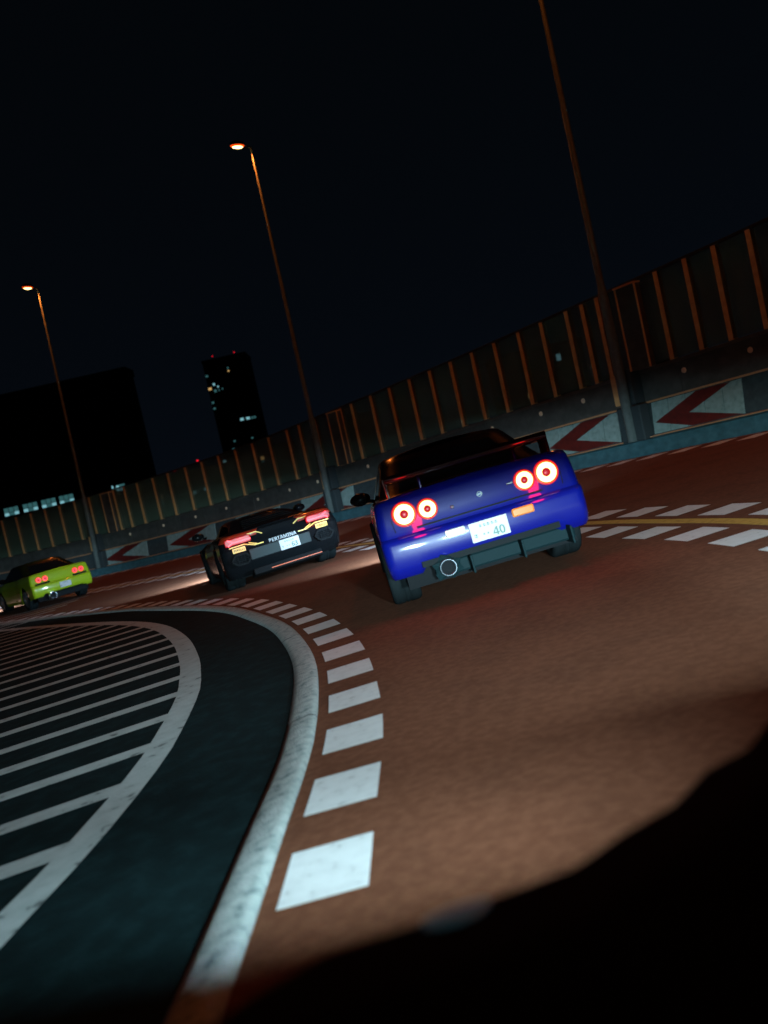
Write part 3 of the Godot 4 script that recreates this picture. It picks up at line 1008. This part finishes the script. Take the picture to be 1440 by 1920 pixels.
	# --- the black wedge
	o = car_at("black_supercar", "low black supercar with yellow lines and Y-shaped red tail lamps", Vector2(-1.66, -14.15), 0.3)
	wedge(o, black)
	head_lamps(o, 0.72, 4.4, 0.58, 24.0)
	# --- the green coupe
	o = car_at("green_coupe", "lime green coupe with small round tail lamps, driving away at the far left", Vector2(-9.55, -25.6), 0.66)
	coupe(o, green, black, paint("dark_roof", lin(0.01, 0.014, 0.004), 0.18, 0.0))
	for side in [-1, 1]:
		ring_lamp(o, Vector3(side * 0.63, 0.82, -0.085), 0.075, mats.pink_hot, 0.06)
		ring_lamp(o, Vector3(side * 0.44, 0.82, -0.073), 0.075, mats.pink_hot, 0.06)
	for side in [-1, 1]:
		st = flat_tool()
		bx(st, Vector3(side * 0.55, 0.7, -0.055), Vector3(0.42, 0.05, 0.02), Transform3D.IDENTITY, 0.006)
		part("lamp_trim", st, mats.black_plastic, o)
	plate(o, Vector3(0.06, 0.52, 0.012), "")
	st = tool()
	lathe(st, [Vector2(0.085, -0.3), Vector2(0.09, 0.07), Vector2(0.1, 0.08), Vector2(0.11, 0.07), Vector2(0.11, -0.3)], 24, Transform3D(Basis.IDENTITY, Vector3(-0.38, 0.3, 0.02)))
	part("exhaust", st, mats.chrome, o)
	st = tool()
	lathe(st, [Vector2(0.085, 0.0), Vector2(0.0, 0.0)], 20, Transform3D(Basis.IDENTITY, Vector3(-0.38, 0.3, 0.02)))
	part("exhaust_mouth", st, mats.black_under, o)
	st = flat_tool()
	bx(st, Vector3(0.1, 0.28, -0.12), Vector3(1.1, 0.16, 0.3), Transform3D.IDENTITY, 0.02)
	part("valance", st, mats.black_plastic, o)
	wheels(o, 0.33, 0.25, 1.5, 0.95, 3.62, mats.alloy, 5)
	head_lamps(o, 0.62, 4.45, 0.62, 20.0)

func tail_glow(o: Node3D, spots: Array, c: Color, e: float) -> void:
	for p in spots:
		omni("tail_lamp_light", o.transform * p, c, e, 0.06)

func head_lamps(o: Node3D, x: float, z: float, y: float, e: float, down := 0.5) -> void:
	for side in [-1, 1]:
		var st := tool()
		lathe(st, [Vector2(0.09, 0.0), Vector2(0.08, 0.02), Vector2(0.0, 0.03)], 20, Transform3D(Basis(Vector3.UP, PI), Vector3(side * x, y, -z - 0.03)))
		part("headlamp", st, mats.headlamp_white, o)
		st = flat_tool()
		bx(st, Vector3(side * x, y + 0.045, -z - 0.2), Vector3(0.3, 0.05, 0.36))
		part("lamp_beam_shield", st, mats.black_plastic, o)  # added shield, out of view, keeps the beam off the noise screen
		var at := o.transform * Vector3(side * x, y, -z - 0.12)
		spot("headlamp_light", at, o.transform * Vector3(side * x * 1.3 - 1.0, y - down, -z - 10.0), Color(0.75, 0.9, 1.0), e, 58.0, 0.015, 1.0)

func wedge(o: Node3D, body: Material) -> void:
	var yellow := mat("yellow_line", lin(0.55, 0.38, 0.02), 0.4)
	var white := mat("white_print", lin(0.22, 0.24, 0.26), 0.5)
	var L := 4.55
	var c := {"w": 1.0, "L": L, "rc": 0.14, "rf": 0.45, "crown": 0.09, "nose_crown": 0.3,
		"side": [[0.0, 0.985], [0.18, 1.0], [0.35, 0.985], [0.5, 0.93], [0.65, 0.94], [0.8, 0.99], [1.0, 0.88]],
		"low": [[0.0, 0.3], [0.06, 0.2], [0.2, 0.14], [1.0, 0.13]],
		"top": [[0.0, 0.9], [0.1, 0.92], [0.3, 0.9], [0.5, 0.82], [0.7, 0.8], [0.85, 0.68], [1.0, 0.5]],
		"lid": [[0.0, 0.03], [0.3, 0.06], [0.6, 0.03], [1.0, 0.02]],
		"arches": [[0.92, 0.35, 0.39], [3.55, 0.33, 0.37]],
		"rows": [[0.0, 0.94, 0.2, 0.1], [0.1, 0.975, 0.12, 0.04], [0.25, 0.99, 0.06, 0.0], [0.45, 1.0, 0.02, 0.02], [0.6, 1.0, 0.0, 0.1], [0.66, 0.995, 0.005, 0.15], [0.72, 0.99, 0.05, 0.2], [0.86, 0.975, 0.1, 0.32], [0.95, 0.94, 0.09, 0.45], [0.985, 0.9, 0.1, 0.55], [1.0, 0.85, 0.14, 0.65]],
		"name_of": func(r: int, kind: int, t: float, i: int) -> String: return "rear_bumper" if r < 4 and kind < 2 else ("shoulder_panel" if r >= 7 and r < 10 and ((kind == 0 and i >= 6) or kind == 1) else "body")}
	var tools := shell(c)
	for k in tools:
		part(k.trim_suffix("_left"), tools[k], paint("orange_reflection", lin(0.2, 0.018, 0.006), 0.3) if k.begins_with("shoulder") else body, o)  # lamp reflection on the shoulders painted in as orange
	var g := {"w": 0.78, "L": 3.75, "rc": 0.3, "rf": 0.3, "crown": 0.05, "nose_crown": 0.25,
		"side": [[0.0, 0.8], [0.3, 0.92], [0.6, 1.0], [1.0, 0.9]],
		"low": [[0.0, 0.89], [0.3, 0.88], [0.5, 0.81], [1.0, 0.74]],
		"top": [[0.0, 0.94], [0.25, 1.0], [0.5, 1.08], [0.7, 1.1], [1.0, 1.04]],
		"lid": [[0.0, 0.02], [0.5, 0.03], [1.0, 0.02]],
		"arches": [],
		"rows": [[0.0, 1.0, 0.35, 0.0], [0.08, 0.98, 0.42, 0.06], [0.5, 0.86, 0.9, 0.5], [0.85, 0.76, 1.4, 0.85], [1.0, 0.66, 1.7, 1.05]],
		"name_of": func(r: int, kind: int, t: float, i: int) -> String:
			if r < 1 or r > 2:
				return "roof"
			if kind == 4:
				return "windscreen"
			if kind == 0:
				return "engine_cover"
			return "side_window" if kind == 2 and t > 0.35 else "roof"}
	tools = shell(g)
	for k in tools:
		part(k.trim_suffix("_left"), tools[k], mats.car_glass if k in ["windscreen", "side_window", "side_window_left"] else body, o)
	var st := flat_tool()
	bx(st, Vector3(0, 0.36, -2.3), Vector3(1.5, 0.36, 4.0))
	part("underbody", st, mats.black_under, o)
	# louvres across the engine cover
	for k in 5:
		st = flat_tool()
		bx(st, Vector3(0, 0.95 + 0.028 * k, -0.62 - 0.2 * k), Vector3(0.95 - 0.05 * k, 0.014, 0.13), Transform3D.IDENTITY, 0.004)
		part("louvre", st, mats.black_plastic, o)
	# tail lamps
	var hot := glow("brake_white", Color(1.0, 0.16, 0.22), 3.0)
	var dim := glow("brake_red", Color(1.0, 0.015, 0.1), 0.3)
	for side in [-1, 1]:
		var l := Node3D.new()
		l.name = "tail_lamp"
		o.add_child(l, true)
		l.position = Vector3(side * 0.68, 0.8, -0.075)
		l.rotation.y = side * 0.16
		st = flat_tool()
		bx(st, Vector3(0, 0, 0), Vector3(0.42, 0.11, 0.05), Transform3D.IDENTITY, 0.012)
		part("lamp_housing", st, dim, l)
		st = flat_tool()
		for q in [[-0.2, -0.02, 0.08, 0.0], [0.08, 0.0, 0.15, 0.045], [0.08, 0.0, 0.16, -0.05]]:
			var a := Vector3(side * q[0], q[1], 0.03)
			var b := Vector3(side * q[2], q[3], 0.03)
			var d := (b - a).normalized()
			bx(st, (a + b) * 0.5, Vector3(a.distance_to(b) + 0.02, 0.02, 0.02), Transform3D.IDENTITY) if absf(d.y) < 0.1 else bar(st, a, b, 0.02, 0.02)
		part("light_bar", st, hot, l)
		# grille and exhaust vents
		st = flat_tool()
		var hex := []
		for k in 7:
			hex.append(Vector2(0.16 * cos(TAU * k / 6), 0.095 * sin(TAU * k / 6)))
		for k in 6:
			bar(st, Vector3(side * 0.7 + hex[k].x, 0.5 + hex[k].y, -0.02), Vector3(side * 0.7 + hex[k + 1].x, 0.5 + hex[k + 1].y, -0.02), 0.02, 0.03)
		for k in 5:
			bar(st, Vector3(side * 0.7 - 0.11 + 0.055 * k, 0.42, -0.03), Vector3(side * 0.7 - 0.11 + 0.055 * k, 0.58, -0.03), 0.008, 0.01)
			bar(st, Vector3(side * 0.7 - 0.13, 0.44 + 0.03 * k, -0.03), Vector3(side * 0.7 + 0.13, 0.44 + 0.03 * k, -0.03), 0.008, 0.01)
		part("vent_grille", st, mats.black_plastic, o)
		st = flat_tool()
		var sticker := Node3D.new()
		sticker.name = "sponsor_sticker"
		o.add_child(sticker, true)
		sticker.position = Vector3(side * 0.7, 0.655, -0.047)
		sticker.rotation.y = side * 0.14
		bx(st, Vector3.ZERO, Vector3(0.21, 0.075, 0.012))
		part("backing", st, yellow, sticker)
		lettering("print", "PIRELLI", 0.036, mats.black_plastic, sticker, Vector3(0, 0, 0.007))
		# yellow piping
		var lines := [[[0.84, 0.715], [0.6, 0.72], [0.44, 0.665], [0.3, 0.665]], [[0.52, 0.722], [0.4, 0.672]], [[0.5, 0.86], [0.36, 0.86], [0.27, 0.81]]]
		for ln in lines:
			st = flat_tool()
			for i in ln.size() - 1:
				var zf := func(x: float, y: float) -> float: return (-0.06 if y > 0.78 else 0.0) - 0.075 * pow(x / 0.97, 2.0) - (0.02 if y > 0.7 else 0.0)
				bar(st, Vector3(side * ln[i][0], ln[i][1], zf.call(ln[i][0], ln[i][1]) + 0.008), Vector3(side * ln[i + 1][0], ln[i + 1][1], zf.call(ln[i + 1][0], ln[i + 1][1]) + 0.008), 0.016, 0.012)
			part("yellow_line", st, yellow, o)
	lettering("maker_print", "PERTAMINA", 0.06, white, o, Vector3(0.02, 0.66, 0.006), true)
	plate(o, Vector3(0.1, 0.53, 0.035), "63")
	st = flat_tool()
	bx(st, Vector3(-0.05, 0.53, 0.01), Vector3(1.02, 0.17, 0.03), Transform3D.IDENTITY, 0.01)
	part("plate_recess", st, mats.dark_steel, o)
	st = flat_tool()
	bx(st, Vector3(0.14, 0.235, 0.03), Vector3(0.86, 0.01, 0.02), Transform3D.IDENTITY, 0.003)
	part("reflected_light_strip", st, glow("reflected_light_strip", Color(1.0, 0.55, 0.4), 0.7), o)  # added glowing strip stands in for the bright reflection under the tail
	st = flat_tool()
	bx(st, Vector3(0, 0.24, -0.1), Vector3(1.15, 0.1, 0.35), Transform3D(Basis(Vector3.RIGHT, -0.2), Vector3(0, 0, 0)), 0.01)
	part("diffuser", st, mats.black_under, o)
	for side in [-1, 1]:
		mirror(o, Vector3(side * 0.92, 0.98, -2.85), body)
	wheels(o, 0.35, 0.32, 1.62, 0.92, 3.55, mats.black_plastic, 5)
	tail_glow(o, [Vector3(-0.68, 0.8, 0.18), Vector3(0.68, 0.8, 0.18)], Color(1.0, 0.08, 0.08), 0.05)

func bar(st: SurfaceTool, a: Vector3, b: Vector3, wide: float, deep: float) -> void:
	var x := (b - a).normalized()
	var z := Vector3(0, 0, 1)
	z = (z - x * z.dot(x)).normalized()
	bx(st, Vector3.ZERO, Vector3(a.distance_to(b) + wide * 0.5, wide, deep), Transform3D(Basis(x, z.cross(x), z), (a + b) * 0.5))

# the car that follows: only its black nose is in view
func build_camera_car() -> void:
	var c0 := Vector3(0.58, gy(0.58), 0.0)
	var o := thing("following_car", "black car nose in the dark foreground at the bottom right", "car", c0)
	var skin := mat("nose_black", lin(0.0012, 0.0012, 0.0014), 0.9)
	skin.metallic_specular = 0.1
	var st := tool()
	var rows := []
	for k in 15:
		var f := k / 14.0
		var row := []
		for i in 25:
			var u := i / 24.0 * 2.0 - 1.0
			var z := lerpf(1.2, nose_z(u), f)
			var y := lerpf(0.86, 0.765, f) - 0.03 * pow(f, 6.0) - 0.05 * pow(absf(u), 4.0) * (1.0 - f)
			row.append(Vector3(u * 0.9, y, z))
		rows.append(row)
	for k in 14:
		for i in 24:
			quad(st, rows[k][i], rows[k][i + 1], rows[k + 1][i + 1], rows[k + 1][i])
	for i in 24:
		var a: Vector3 = rows[14][i]
		var b: Vector3 = rows[14][i + 1]
		var low := Vector3(0, 0.703, 0)
		quad(st, a, b, Vector3(b.x, 0.703, b.z), Vector3(a.x, 0.703, a.z))
		quad(st, Vector3(a.x, 0.703, a.z), Vector3(b.x, 0.703, b.z), Vector3(b.x, 0.703, 0.4), Vector3(a.x, 0.703, 0.4))
	for k in 14:
		for i in [0, 24]:
			var a: Vector3 = rows[k][i]
			var b: Vector3 = rows[k + 1][i]
			quad(st, a, b, Vector3(b.x, 0.2, b.z), Vector3(a.x, 0.2, a.z))
	part("bonnet", st, skin, o)
	st = tool()
	for i in 24:
		var a: Vector3 = rows[14][i] + Vector3(0, 0, 0.25)
		var b: Vector3 = rows[14][i + 1] + Vector3(0, 0, 0.25)
		quad(st, Vector3(a.x, 0.52, a.z), Vector3(a.x, 0.2, a.z), Vector3(b.x, 0.2, b.z), Vector3(b.x, 0.52, b.z))
		quad(st, Vector3(a.x, 0.672, a.z), Vector3(b.x, 0.672, b.z), Vector3(b.x, 0.66, 0.4), Vector3(a.x, 0.66, 0.4))
	for side in [-1, 1]:
		var lip := 0.541 if side < 0 else 0.567
		bx(st, Vector3(side * 0.45, lip - 0.15, nose_z(side * 0.5) + 0.22), Vector3(0.34, 0.3, 0.24))  # added shelf, out of view, trims the near beam from below
		bx(st, Vector3(side * 0.45, 0.628, nose_z(side * 0.5) + 0.22), Vector3(0.4, 0.046, 0.42))  # added lip, out of view, trims the near beam from above
	part("bumper_beam_lips", st, skin, o)
	headlamp_cover(o)
	for side in [-1, 1]:
		var z0 := nose_z(side * 0.66) + 0.4
		var lp := Vector3(side * 0.6, 0.70, z0)
		st = tool()
		lathe(st, [Vector2(0.028, 0.0), Vector2(0.025, 0.01), Vector2(0.0, 0.015)], 16, Transform3D(Basis(Vector3.UP, PI), lp + Vector3(0, 0, 0.03)))
		part("headlamp", st, mats.headlamp_white, o)
		var at := o.transform * lp
		if side < 0:
			spot("headlamp_light", at, at + Vector3(-0.7, -0.06, -1), HEAD, NEAR_MAIN * 3.2, 46.0, 0.02, 1.0)
		else:
			spot("headlamp_light", at, at + Vector3(0.4, -0.05, -1), HEAD, NEAR_MAIN * 2.2, 46.0, 0.02, 1.0)
		# added unseen lamp in a slot under the main one, brightens the near road
		var z1 := nose_z(side * 0.5) + 0.26
		var fp := o.transform * Vector3(side * 0.45, 0.6, z1)
		if side < 0:
			spot("added_near_lamp_light", fp, fp + Vector3(-0.36, -0.05, -1), HEAD, NEAR_FILL, 50.0, 0.016, 1.0)
		else:
			spot("added_near_lamp_light", fp, fp + Vector3(0.2, -0.03, -1), HEAD, NEAR_FILL * 1.9, 60.0, 0.016, 1.0)
		st = tool()
		lathe(st, [Vector2(0.02, 0.0), Vector2(0.018, 0.01), Vector2(0.0, 0.015)], 16, Transform3D(Basis(Vector3.UP, PI), Vector3(side * 0.45, 0.6, z1 + 0.03)))
		part("added_near_lamp", st, mats.headlamp_white, o)

func headlamp_cover(o: Node3D) -> void:
	var st := tool()
	var prof := []
	for k in 9:
		var a := PI * k / 8.0
		prof.append(Vector2(sin(a), -cos(a)))
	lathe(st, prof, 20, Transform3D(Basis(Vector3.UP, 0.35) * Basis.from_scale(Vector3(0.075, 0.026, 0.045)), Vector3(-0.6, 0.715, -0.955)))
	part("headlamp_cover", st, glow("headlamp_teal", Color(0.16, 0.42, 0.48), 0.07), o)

func nose_z(u: float) -> float:
	return interp([[-1.0, -0.82], [-0.85, -0.94], [-0.66, -0.97], [-0.5, -1.01], [-0.36, -1.1], [-0.2, -1.22], [0.0, -1.38], [0.4, -1.38], [0.7, -1.25], [0.9, -1.05], [1.0, -0.8]], u)

# ---------------------------------------------------------------- the city beyond
func block(called: String, label: String, at: Vector3, size: Vector3, lit: Array, beacons: Array, turn := 0.0) -> void:
	var o := thing(called, label, "building", at)
	o.rotation.y = turn
	var st := flat_tool()
	bx(st, Vector3(0, size.y * 0.5, -size.z * 0.5), size)
	part("wall", st, mats.far_wall, o)
	st = flat_tool()
	bx(st, Vector3(0, size.y + 0.6, -size.z * 0.5), Vector3(size.x + 0.4, 1.2, size.z + 0.4))
	part("roof", st, mats.far_wall, o)
	for q in lit:
		st = flat_tool()
		bx(st, Vector3(q[0] - at.x, q[1] - at.y, 0.03), Vector3(q[2], q[3], 0.06))
		part("window", st, mats[q[4]], o)
	for q in beacons:
		var h: float = q[1] - at.y
		st = tool()
		tube(st, Vector3(q[0] - at.x, minf(size.y + 1.0, h - 0.3), -0.5), Vector3(q[0] - at.x, h, -0.5), 0.12, 0.12, 6)
		part("beacon_mast", st, mats.far_wall, o)
		st = tool()
		lathe(st, [Vector2(0.0, -0.26), Vector2(0.22, -0.13), Vector2(0.22, 0.13), Vector2(0.0, 0.26)], 8, Transform3D(Basis.IDENTITY, Vector3(q[0] - at.x, h, -0.2)))
		part("beacon_lamp", st, mats.aviation_red, o)

func build_city() -> void:
	block("office_tower", "slim dark office tower with scattered lit windows behind the middle of the screen", Vector3(-48.4, -14, -350), Vector3(17.2, 70.5, 16),
		[[-56.4, 51.5, 1.0, 0.8, "window_dim"], [-54.4, 47.8, 0.8, 0.9, "window_cold"], [-56.3, 46.4, 1.3, 1.0, "window_warm"], [-54.4, 45.2, 1.0, 1.1, "window_dim"], [-53.0, 46.6, 0.6, 0.7, "window_cold"], [-51.5, 45.4, 0.5, 0.6, "window_dim"], [-52.9, 45.2, 0.5, 0.6, "window_dim"], [-56.4, 40.9, 0.9, 0.8, "window_dim"], [-56.3, 38.5, 0.9, 0.8, "window_dim"], [-46.7, 32.05, 1.4, 1.0, "window_cold"], [-44.3, 31.95, 1.4, 1.0, "window_cold"], [-42.6, 31.8, 0.9, 0.9, "window_dim"], [-41.5, 31.8, 0.7, 0.9, "window_dim"], [-47.6, 52.9, 0.5, 0.8, "window_dim"], [-47.6, 51.7, 0.7, 0.5, "window_warm"], [-51.5, 24.3, 0.8, 0.6, "window_dim"], [-44.4, 24.0, 0.8, 0.6, "window_dim"], [-52.6, 21.3, 1.0, 0.7, "window_dim"], [-44.5, 19.9, 1.0, 0.9, "window_dim"]],
		[[-52.5, 58.7], [-43.8, 58.4]])
	var rows := []
	for x in [-61.7, -58.4, -55.2, -52.1]:
		for k in 3:
			rows.append([x - 0.85 + 0.85 * k, 8.15 - 0.0 * k, 0.72, 0.75, "window_dim"])
			rows.append([x - 0.85 + 0.85 * k, 7.45, 0.72, 0.5, "window_cold" if k != 1 else "window_dim"])
	rows.append([-44.05, 7.85, 0.22, 0.9, "window_cold"])
	rows.append([-43.2, 7.7, 0.45, 0.95, "window_cold"])
	rows.append([-42.4, 7.45, 0.8, 0.5, "window_cold"])
	rows.append([-42.4, 8.1, 0.9, 0.35, "window_dim"])
	block("wide_building", "broad black building at the far left with a row of lit windows low down", Vector3(-57.5, -14, -150), Vector3(40, 40.2, 5), rows, [])
	block("low_building", "low dark building with a few lit windows behind the black car", Vector3(-40, -14, -200), Vector3(26, 23.0, 12),
		[[-48.9, 6.95, 0.6, 0.7, "window_cold"], [-48.7, 5.8, 0.8, 0.8, "window_warm"], [-48.6, 4.3, 0.5, 0.5, "window_cold"], [-46.2, 10.05, 0.4, 0.3, "window_dim"], [-45.5, 10.05, 0.4, 0.3, "window_dim"], [-40.8, 5.1, 0.5, 0.5, "window_cold"], [-38.4, 5.3, 0.5, 0.5, "window_cold"], [-33.5, 8.2, 0.5, 0.6, "window_dim"], [-33.8, 9.9, 0.6, 0.5, "window_cold"], [-32.7, 10.4, 0.7, 0.6, "window_cold"], [-29.4, 9.75, 0.6, 0.6, "window_dim"]],
		[[-44.2, 10.9], [-41.6, 10.4], [-38.7, 12.0], [-37.5, 10.1]])
	block("apartment_block", "dark apartment block with two dim windows behind the screen above the black car", Vector3(-22, -14, -210), Vector3(9, 25, 12), [[-25.4, 9.7, 0.8, 0.8, "window_warm"], [-25.4, 8.9, 0.7, 0.5, "window_dim"]], [])
	block("warehouse", "dark warehouse with one blue lit window behind the screen right of centre", Vector3(42, -14, -200), Vector3(20, 33, 14), [[46.2, 16.8, 1.0, 1.5, "window_cold"], [38.1, 9.8, 0.9, 1.0, "window_warm"]], [])
	block("mast_building", "dark block with red warning lamps behind the screen at the right", Vector3(68, -14, -205), Vector3(16, 24, 14), [], [[73.0, 15.2], [63.4, 11.9]])
	block("slim_block", "narrow dark block with a red warning lamp left of the blue car", Vector3(-2, -14, -205), Vector3(8, 27.5, 12), [], [[-1.9, 16.2]])
